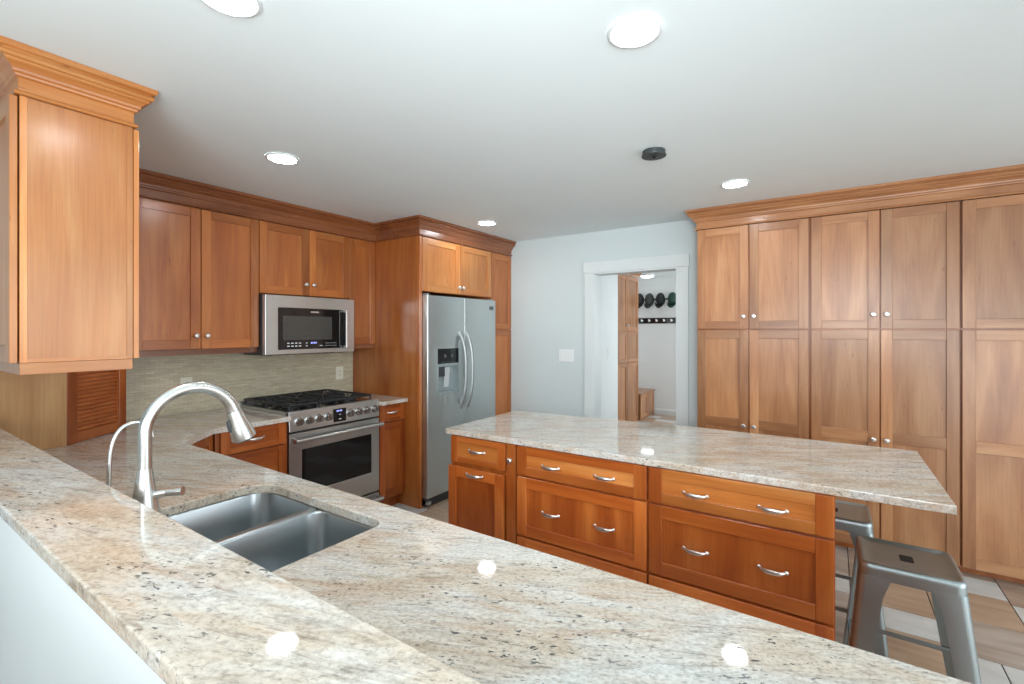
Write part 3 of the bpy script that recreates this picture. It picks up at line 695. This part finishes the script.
for a, b in ((-2.70, -2.25), (-2.245, -1.84), (-1.83, -1.445), (-1.44, -1.05), (-1.04, -0.42), (-0.41, 0.24), (0.25, 0.89)):
    d = shaker(t, fp, a, b, 0.125, 0.882, W_RED); knob(d, fp, b-0.03, 0.80)

# ------------------------------------------------------------------ granite worktops
def slab(name, outer, z0, z1, m, label, cat, group=None, hole=None, bevel=0.004):
    bm = bmesh.new()
    def loop(pts):
        vs = [bm.verts.new((x, y, z0)) for x, y in pts]
        return [bm.edges.new((vs[i], vs[(i+1) % len(vs)])) for i in range(len(vs))]
    es = loop(outer)
    if hole: es += loop(hole)
    r = bmesh.ops.triangle_fill(bm, use_beauty=True, edges=es, use_dissolve=False)
    fs = [g for g in r['geom'] if isinstance(g, bmesh.types.BMFace)]
    bmesh.ops.dissolve_limit(bm, angle_limit=0.01, verts=bm.verts, edges=bm.edges) if False else None
    ex = bmesh.ops.extrude_face_region(bm, geom=fs)
    bmesh.ops.translate(bm, verts=[v for v in ex['geom'] if isinstance(v, bmesh.types.BMVert)], vec=(0, 0, z1-z0))
    mb = MB(); mb.bm.free(); mb.bm = bm
    return tag(mb.build(name, m, None, bevel=bevel, seg=3), label, cat, group)
SX0, SX1, SY0, SY1 = -1.796, -1.113, 0.535, 0.963
CUT = rrect(SX0, SX1, SY0, SY1, (0.05, 0.05, 0.045, 0.10), 8)
slab('countertop', [(XW+0.012, 0.416), (0.95, 0.416), (0.95, 1.066), (-2.758, 1.066), (-2.99, 1.308), (-2.99, 1.787), (XW+0.017, 1.787)], ZC-0.031, ZC, GRANITE,
     'beige granite counter with sink cutout wrapping from the range to the peninsula', 'countertop', 'granite worktops', hole=CUT)
slab('countertop', [(XW+0.012, 2.560), (-2.985, 2.560), (-2.985, 2.831), (XW+0.012, 2.831)], ZC-0.031, ZC, GRANITE,
     'short granite counter piece between the range and the refrigerator panel', 'countertop', 'granite worktops')
slab('bar_ledge', [(XW+0.002, 0.231), (1.15, 0.231), (1.15, 0.415), (XW+0.002, 0.415)], ZB-0.028, ZB, GRANITE_B,
     'long raised granite ledge capping the white half wall in the foreground', 'countertop', 'granite worktops')
mb = MB(); mb.box(XW+0.014, 1.0, 0.3885, 0.410, ZC+0.0005, ZB-0.031)
tag(mb.build('splash_panel', GRANITE), 'upright granite strip behind the sink under the raised ledge', 'backsplash')

# ------------------------------------------------------------------ sink
t = thing('kitchen_sink', ((SX0+SX1)/2, 0.75, 0.68), 'stainless double bowl undermount sink set in the granite peninsula', 'sink')
def bowl(x0, x1, y0, y1, zt, depth, rr, name='bowl'):
    mb = MB(); rings = []
    def ring(ins, z, rad): return [Vector((x, y, z)) for x, y in rrect(x0+ins, x1-ins, y0+ins, y1-ins, rad, 8)]
    rings.append(ring(-0.036, zt, rr+0.036)); rings.append(ring(-0.004, zt, rr+0.004)); rings.append(ring(-0.001, zt-0.0012, rr+0.001)); rings.append(ring(0.0, zt-0.004, rr))
    rings.append(ring(0.006, zt-depth+0.045, rr)); rings.append(ring(0.012, zt-depth+0.018, rr)); rings.append(ring(0.024, zt-depth+0.005, rr)); rings.append(ring(0.045, zt-depth, max(rr-0.02, 0.02)))
    mb.loft(rings, 0, True, (False, True))
    return mb.build(name, SINKM, t, True, angle=0.9)
zt = ZC-0.0318
for x0, x1 in ((SX0-0.002, -1.475), (-1.447, SX1+0.002)):
    b = bowl(x0, x1, SY0-0.002, SY1+0.002, zt-0.0020-(0.0004 if x0 > -1.6 else 0), 0.20, 0.055)
    s = b.modifiers.new('gauge', 'SOLIDIFY'); s.thickness = 0.0015; s.offset = 1
    xc = (x0+x1)/2
    mb = MB(); mb.lathe([(0.045, 0.0), (0.045, 0.002), (0.036, 0.003), (0.034, 0.0005), (0.012, 0.0008), (0.0, 0.004)], (xc, 0.76, zt-0.2012), (0, 0, 1), 24)
    mb.build('drain', NICKEL, b, True)
mb = MB(); ring = [(-1.4745, zt-0.16), (-1.4745, zt-0.012), (-1.4738, zt-0.0035), (-1.4710, zt-0.0012), (-1.4510, zt-0.0012), (-1.4482, zt-0.0035), (-1.4475, zt-0.012), (-1.4475, zt-0.16)]
mb.loft([[Vector((x, yy, z)) for x, z in ring] for yy in (SY0+0.02, SY1-0.02)]); mb.build('divider', plain('sink_rim', (0.62, 0.65, 0.66), 0.25, 1.0, var=0.01), t, True)

# ------------------------------------------------------------------ faucets
t = thing('kitchen_faucet', (-1.42, 0.472, ZC), 'tall satin nickel pull-down faucet arching over the sink', 'faucet')
bx, by = -1.445, 0.470
mb = MB(); mb.lathe([(0.040, 0.0005), (0.0405, 0.006), (0.039, 0.04), (0.035, 0.09), (0.0285, 0.14), (0.0205, 0.19), (0.0160, 0.222), (0.0153, 0.226)], (bx, by, ZC), (0, 0, 1), 32); base = mb.build('base', FAUCETM, t, True)
mb = MB(); top = 1.337; cy = by+0.105
pts = [Vector((bx, by, ZC+0.226)), Vector((bx, by, ZC+0.27)), Vector((bx, by, 1.20))]
R_ = 0.110
for i in range(0, 37):
    a = PI - i/36*PI*0.905
    pts.append(Vector((bx, by+R_+R_*math.cos(a), 1.231+R_*0.99*math.sin(a))))
end = pts[-1]; dirn = (pts[-1]-pts[-2]).normalized()
rs = [0.0150]*len(pts)
for i in range(12): rs[-1-i] = 0.0150+0.0045*(1-i/12)
mb.tube(pts, rs, 28); mb.build('spout', FAUCETM, t, True)
mb = MB()
mb.lathe([(0.0200, 0.0008), (0.0205, 0.003), (0.022, 0.02), (0.0285, 0.055), (0.0330, 0.082), (0.0332, 0.088), (0.030, 0.091)], end, dirn, 28)
hd = mb.build('spray_head', FAUCETM, t, True)
mb = MB(); mb.lathe([(0.027, 0), (0.027, 0.004), (0.0, 0.0045)], end+dirn*0.0905, dirn, 24); mb.build('nozzle', DKGREY, hd, True)
side = dirn.cross(Vector((1, 0, 0))).normalized()
if side.y > 0: side = -side
mb = MB(); mb.tube([end+dirn*0.022+side*0.024, end+dirn*0.040+side*0.0275, end+dirn*0.056+side*0.029], [(0.006, 0.004), (0.008, 0.005), (0.006, 0.004)], 10, flat=(1, 0, 0)); mb.build('button', DKGREY, hd, True)
mb = MB(); lz = 1.078
mb.tube([(bx+0.014, by+0.016, lz-0.002), (bx+0.030, by+0.036, lz+0.002)], [0.0115, 0.010], 16)
mb.tube([(bx+0.028, by+0.034, lz+0.002), (bx+0.044, by+0.048, lz+0.003), (bx+0.060, by+0.062, lz+0.004)], [0.0095, 0.0105, 0.0118], 16)
mb.build('lever', FAUCETM, t, True)
t = thing('filter_faucet', (-1.70, 0.47, ZC), 'slim curved filtered water tap on the counter left of the tall faucet', 'faucet')
fx, fy = -1.70, 0.468
mb = MB(); mb.lathe([(0.020, 0.0005), (0.020, 0.006), (0.011, 0.012), (0.010, 0.045), (0.006, 0.05)], (fx, fy, ZC), (0, 0, 1), 20); mb.build('base', FAUCETM, t, True)
pts = [Vector((fx, fy, ZC+0.045)), Vector((fx, fy, 1.05))] + bez((fx, fy+0.002, 1.12), (fx, fy+0.005, 1.21), (fx, fy+0.035, 1.226), (fx, fy+0.065, 1.224), 10) + bez((fx, fy+0.075, 1.222), (fx, fy+0.095, 1.215), (fx, fy+0.102, 1.20), (fx, fy+0.105, 1.175), 6)
mb = MB(); mb.tube(pts, 0.0058, 12); mb.build('spout', FAUCETM, t, True)
mb = MB(); mb.tube([(fx, fy, ZC+0.03), (fx-0.03, fy+0.005, ZC+0.034), (fx-0.05, fy+0.008, ZC+0.04)], [0.005, 0.005, 0.006], 10); mb.build('lever', FAUCETM, t, True)

# ------------------------------------------------------------------ island
FI = FY(2.09); ID = -0.56
def isl(name, x0, x1, label):
    t = thing(name, ((x0+x1)/2, 2.4, 0), label, 'cabinet', 'island cabinets')
    mb = MB(); mb.fbox(FI, x0+0.0006, x1-0.0006, ID, -0.021, 0.10, 0.886); mb.fbox(FI, x0+0.0006, x1-0.0006, ID+0.02, -0.085, 0.0, 0.10)
    mb.build('body', W_RED['z'], t); return t
t = isl('trash_cabinet', -1.86, -1.455, 'cherry pull-out bin cabinet at the left end of the island, its door slightly out')
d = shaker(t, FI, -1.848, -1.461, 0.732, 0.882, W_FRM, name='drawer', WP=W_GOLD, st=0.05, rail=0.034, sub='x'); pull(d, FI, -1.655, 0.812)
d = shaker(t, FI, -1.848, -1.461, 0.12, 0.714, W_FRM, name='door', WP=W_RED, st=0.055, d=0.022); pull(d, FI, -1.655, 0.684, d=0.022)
mb = MB(); mb.fbox(FI, -1.80, -1.51, -0.02, 0.001, 0.14, 0.70); mb.build('pullout_frame', SHADOW, t)  # frame takes the painted shade colour, dark behind the open door
t = isl('spice_pullout', -1.454, -1.392, 'slim cherry pull-out panel with one knob between island drawers and bin cabinet')
mb = MB(); mb.fbox(FI, -1.4525, -1.394, -0.02, 0.0, 0.12, 0.884); o = mb.build('door', W_RED['z'], t, bevel=0.0015, seg=1); knob(o, FI, -1.423, 0.80)
t = isl('drawer_cabinet', -1.391, -0.683, 'three-drawer cherry island cabinet in the middle of the island')
def bank(t, x0, x1, hs):
    for (a, b) in ((0.733, 0.884), (0.414, 0.722), (0.12, 0.402)):
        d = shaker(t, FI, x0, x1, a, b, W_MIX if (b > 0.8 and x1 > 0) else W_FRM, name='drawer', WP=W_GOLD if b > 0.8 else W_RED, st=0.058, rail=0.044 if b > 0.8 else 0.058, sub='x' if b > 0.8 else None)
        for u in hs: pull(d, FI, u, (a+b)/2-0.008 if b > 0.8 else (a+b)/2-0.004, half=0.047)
bank(t, -1.385, -0.688, (-1.180, -0.890))
t = isl('drawer_cabinet', -0.682, 0.012, 'three-drawer cherry island cabinet at the right end beside the metal stools')
bank(t, -0.677, 0.008, (-0.478, -0.190))
slab('island_worktop', [(-1.885, 2.082), (0.342, 2.106), (0.340, 2.957), (-0.66, 2.950), (-1.885, 2.83)], ZC-0.031, ZC, GRANITE_I,
     'beige granite island top overhanging past the drawers toward the stools', 'countertop', 'granite worktops')

# ------------------------------------------------------------------ metal stools
def stool(cx, cy, label):
    t = thing('metal_stool', (cx, cy, 0), label, 'stool', 'metal counter stools')
    hw, hd, zt = 0.152, 0.148, 0.612
    def rr(ins, z, r): return [Vector((cx+x, cy+y, z)) for x, y in rrect(-hw+ins, hw-ins, -hd+ins, hd-ins, r, 6)]
    mb = MB()
    rings = [rr(0.002, zt-0.055, 0.030), rr(-0.003, zt-0.054, 0.034), rr(-0.002, zt-0.022, 0.033), rr(-0.001, zt-0.010, 0.032), rr(0.004, zt-0.002, 0.028), rr(0.010, zt, 0.024), rr(0.016, zt-0.001, 0.020), rr(0.020, zt-0.006, 0.018), rr(0.05, zt-0.008, 0.02), rr(0.12, zt-0.010, 0.008)]
    mb.loft(rings, 0, True, (False, True)); st = mb.build('seat', GUN, t, True, angle=0.9)
    mb = MB(); mb.prism([(cx+x, cy+y) for x, y in rrect(-0.021, 0.021, -0.030, 0.030, 0.006, 4)], zt-0.0135, zt-0.0090); mb.build('hand_hole_shade', SHADOW, st)  # matte black plate paints the shade inside the seat's hole
    for sx in (-1, 1):
        for sy in (-1, 1):
            mb = MB(); rings = []
            for k in range(9):
                q = k/8; z = (zt-0.045)*(1-q)+0.0; sp = 0.056*q; wd = 0.050+0.034*(1-q)
                if k == 0: wd = 0.098
                ox, oy = cx+sx*(hw+0.003+sp), cy+sy*(hd+0.003+sp); r = 0.026-0.010*q; th = 0.0035
                out = []; inn = []
                def pt(a, b): return Vector((ox-sx*a, oy-sy*b, z))
                out.append(pt(wd, 0))
                for i in range(6):
                    an = i/5*PI/2; out.append(pt(r-r*math.sin(an), r-r*math.cos(an)))
                out.append(pt(0, wd))
                inn.append(pt(th, wd))
                for i in range(6):
                    an = PI/2-i/5*PI/2; inn.append(pt(th+r-r*math.sin(an), th+r-r*math.cos(an)))
                inn.append(pt(wd, th))
                rings.append(out+inn)
            mb.loft(rings, 0, True); lg = mb.build('leg', GUN, t, True, angle=0.7)
            mb = MB(); ox, oy = cx+sx*(hw+0.052), cy+sy*(hd+0.052)
            mb.prism([(ox-sx*(-0.010), oy-sy*(-0.010)), (ox-sx*0.036, oy-sy*(-0.010)), (ox-sx*0.036, oy-sy*0.0), (ox, oy), (ox, oy-sy*0.036), (ox-sx*(-0.010), oy-sy*0.036)][::1 if sx*sy > 0 else -1], 0.0005, 0.022)
            mb.build('foot_cap', GUN_D, lg)
    zb = 0.20; e = hw+0.003+0.056*(1-zb/(zt-0.045))-0.012
    for sy in (-1, 1):
        mb = MB(); mb.tube([(cx-e, cy+sy*e, zb), (cx+e, cy+sy*e, zb)], [(0.010, 0.004)]*2, 10, flat=(0, 0, 1)); mb.build('brace', GUN, t, True)
    for sx in (-1, 1):
        mb = MB(); mb.tube([(cx+sx*e, cy-e, zb), (cx+sx*e, cy+e, zb)], [(0.010, 0.004)]*2, 10, flat=(0, 0, 1)); mb.build('brace', GUN, t, True)
    return t
stool(0.242, 2.392, 'gunmetal backless metal stool standing at the end of the island, nearest the camera')
stool(0.005, 2.850, 'gunmetal metal stool half hidden behind the island end, tucked under the overhang')

# ------------------------------------------------------------------ pantry wall
FP = FY(3.92)
def pantry(x0, x1, doors, label, kn):
    t = thing('pantry_cabinet', ((x0+x1)/2, 4.05, 0), label, 'cabinet', 'pantry cabinets')
    mb = MB(); mb.fbox(FP, x0+0.0006, x1-0.0006, -(YB-3.92)+0.002, -0.021, 0.045, 2.2875); mb.fbox(FP, x0+0.0006, x1-0.0006, -(YB-3.92)+0.002, -0.07, 0.0, 0.045)
    mb.build('body', W_MID['z'], t)
    for (a, b), k in zip(doors, kn):
        d = shaker(t, FP, a, b, 1.506, 2.285, W_PAN, st=0.06); 
        if k is not None: knob(d, FP, k, 1.600)
        d = shaker(t, FP, a, b, 0.052, 1.496, W_PAN, st=0.06, mids=((0.755, 0.826),), rail=0.062)
        if k is not None: knob(d, FP, k, 0.777)
pantry(-0.885, -0.126, [(-0.881, -0.516), (-0.508, -0.134)], 'double-column cherry pantry cabinet nearest the doorway', [-0.548, -0.479])
pantry(-0.125, 0.653, [(-0.118, 0.260), (0.268, 0.648)], 'double-column cherry pantry cabinet in the middle of the pantry wall', [0.228, 0.298])
pantry(0.654, 1.42, [(0.660, 1.034), (1.040, 1.415)], 'double-column cherry pantry cabinet at the right edge of the photo', [1.004, 1.070])

# ------------------------------------------------------------------ ceiling fixtures
def can(x, y, label):
    t = thing('recessed_light', (x, y, H), label, 'ceiling light', 'recessed ceiling lights')
    mb = MB(); mb.lathe([(0.086, 0), (0.086, -0.004), (0.082, -0.007), (0.074, -0.008), (0.070, -0.004), (0.070, 0)], (x, y, H-0.0005), (0, 0, 1), 40, cap=(False, False)); mb.build('trim_ring', TRIMP, t, True)
    mb = MB(); mb.lathe([(0.070, 0), (0.070, -0.0035), (0.0, -0.0045)], (x, y, H-0.0006), (0, 0, 1), 40); mb.build('lens', GLOW, t, True)
can(-1.412, 0.655, 'lit round recessed light at the top left edge of the photo')
can(-0.515, 1.449, 'lit round recessed light largest in view, top center right')
can(-2.493, 1.437, 'lit round recessed light in front of the range wall cabinets')
can(-2.515, 3.321, 'lit round recessed light before the refrigerator cabinet')
can(-0.515, 3.321, 'lit round recessed light close to the pantry crown')
t = thing('pendant_canopy', (-0.775, 2.478, H), 'small black round canopy on the ceiling with its pendant missing', 'light fitting')
mb = MB(); mb.lathe([(0.058, 0), (0.058, -0.022), (0.063, -0.024), (0.062, -0.028), (0, -0.029)], (-0.775, 2.478, H-0.0005), (0, 0, 1), 36); mb.build('canopy', plain('canopy_black', (0.035, 0.045, 0.047), 0.45), t, True)
mb = MB(); mb.lathe([(0.007, 0), (0.007, -0.008), (0.0, -0.009)], (-0.775, 2.478, H-0.029), (0, 0, 1), 14)
mb.tube([(-0.775, 2.478, H-0.036), (-0.768, 2.462, H-0.044), (-0.752, 2.446, H-0.038)], 0.004, 8); mb.build('wire_stub', ENAMEL, t, True)

# ------------------------------------------------------------------ mud room things
FMx = FX(MX)
t = thing('mudroom_locker', (MX-0.2, 7.14, 0), 'tall two-column cherry cabinet built into the mud room wall', 'cabinet')
mb = MB(); mb.fbox(FMx, 6.695, 7.595, -0.48, -0.022, 0.0, 2.338); mb.build('body', W_HON['z'], t)
for a, b, k in ((6.70, 7.08, 7.055), (7.09, 7.592, 7.11)):
    for c, e, kz in ((0.03, 0.98, None), (0.99, 1.475, None), (1.485, 2.335, 1.57)):
        d = shaker(t, FMx, a, b, c, e, W_PAN, st=0.055)
        if kz: knob(d, FMx, k, kz)
mb = MB(); sweep(mb, [(MX+0.001, 6.70), (MX+0.001, 7.60)], [(0, 2.346), (0.012, 2.346), (0.014, 2.38), (0.05, 2.42), (0.05, 2.438), (0, 2.438)]); tag(mb.build('crown_molding', W_PAN['y']), 'short crown molding above the mud room cabinet', 'crown molding', 'crown moldings')
t = thing('storage_bench', (MX-0.2, 8.0, 0), 'low cherry storage bench beyond the mud room cabinet, under the hooks', 'bench')
mb = MB(); mb.box(MX-0.495, MX-0.001, 7.66, 8.382, 0.0, 0.42); mb.build('body', W_PAN['z'], t)
mb = MB(); mb.box(MX-0.495, MX+0.035, 7.62, 8.395, 0.421, 0.445); mb.build('seat', W_PAN['y'], t, bevel=0.003)
for a, b in ((7.665, 8.02), (8.03, 8.378)): shaker(t, FX(MX+0.016), a, b, 0.03, 0.41, W_PAN, st=0.06, th=0.0165, rec=0.007)
FMy = FY(MY)
t = thing('hook_rail', (-2.5, MY, 1.66), 'black coat rail with five silver hooks on the mud room wall', 'coat rack')
mb = MB(); mb.fbox(FMy, MX-0.45, -1.92, 0.0005, 0.018, 1.612, 1.712); mb.build('board', ENAMEL, t, bevel=0.003)
for i in range(5):
    u = -2.835+0.131*i; mb = MB()
    mb.tube([FMy.P(u, 0.019, 1.655), FMy.P(u, 0.045, 1.650), FMy.P(u, 0.062, 1.668), FMy.P(u, 0.064, 1.69)], 0.008, 8)
    mb.lathe([(0.02, 0), (0.02, 0.005), (0.008, 0.012)], FMy.P(u, 0.0185, 1.665), FMy.n, 12); mb.build('hook', PLATEW, t, True)
t = thing('hat_rail', (-2.5, MY, 2.04), 'thin dark rail holding caps high on the mud room wall', 'coat rack')
mb = MB(); mb.fbox(FMy, MX-0.45, -1.92, 0.0005, 0.012, 2.03, 2.055); mb.build('board', ENAMEL, t)
def hat(u, m, label, wd=0.080, ht=0.15):
    t = thing('cap', tuple(FMy.P(u, 0.02, 1.90)), label, 'hat', 'caps on the mud room wall')
    mb = MB(); rings = []
    n = 20
    for k in range(7):
        q = k/6*PI/2
        rings.append([FMy.P(u+wd*math.cos(q)*math.cos(a), 0.014+0.10*math.sin(q), 2.035+ht*0.82*math.cos(q)*math.sin(a)) for a in [2*PI*i/n for i in range(n)]])
    mb.loft(rings, 0, True); cr = mb.build('crown', m, t, True)
    mb = MB(); ra = []; rb = []
    for i in range(11):
        a = PI+PI*i/10
        ra.append(FMy.P(u+wd*0.9*math.cos(a), 0.075+0.015*math.sin(a), 1.985+0.045*math.sin(a)))
        rb.append(FMy.P(u+wd*0.88*math.cos(a), 0.10+0.035*abs(math.sin(a)), 1.965+0.085*math.sin(a)))
    mb.loft([ra, rb], 0, False)
    o = mb.build('brim', m, t, True); s = o.modifiers.new('th', 'SOLIDIFY'); s.thickness = 0.004
hat(-2.88, HATK, 'dark cap at the left end of the row, mostly hidden by the tall cabinet')
hat(-2.70, HATS, 'slate grey cap second in the row on the mud room wall')
hat(-2.505, HATK, 'black cap third in the row on the mud room wall')
hat(-2.295, HATG, 'dark green cap at the right end of the row beside the door casing')
t = thing('flush_light', (-2.60, 7.95, H), 'lit flush ceiling light in the mud room', 'ceiling light')
mb = MB(); mb.lathe([(0.12, 0), (0.12, -0.02), (0.11, -0.024)], (-2.60, 7.95, H-0.0005), (0, 0, 1), 30, cap=(True, False)); mb.build('rim', TRIMP, t, True)
mb = MB(); mb.lathe([(0.108, -0.02), (0.10, -0.04), (0.06, -0.05), (0, -0.054)], (-2.60, 7.95, H-0.0005), (0, 0, 1), 30); mb.build('diffuser', GLOW_S, t, True)

for o in bpy.data.objects:
    if '_w' in o: del o['_w']
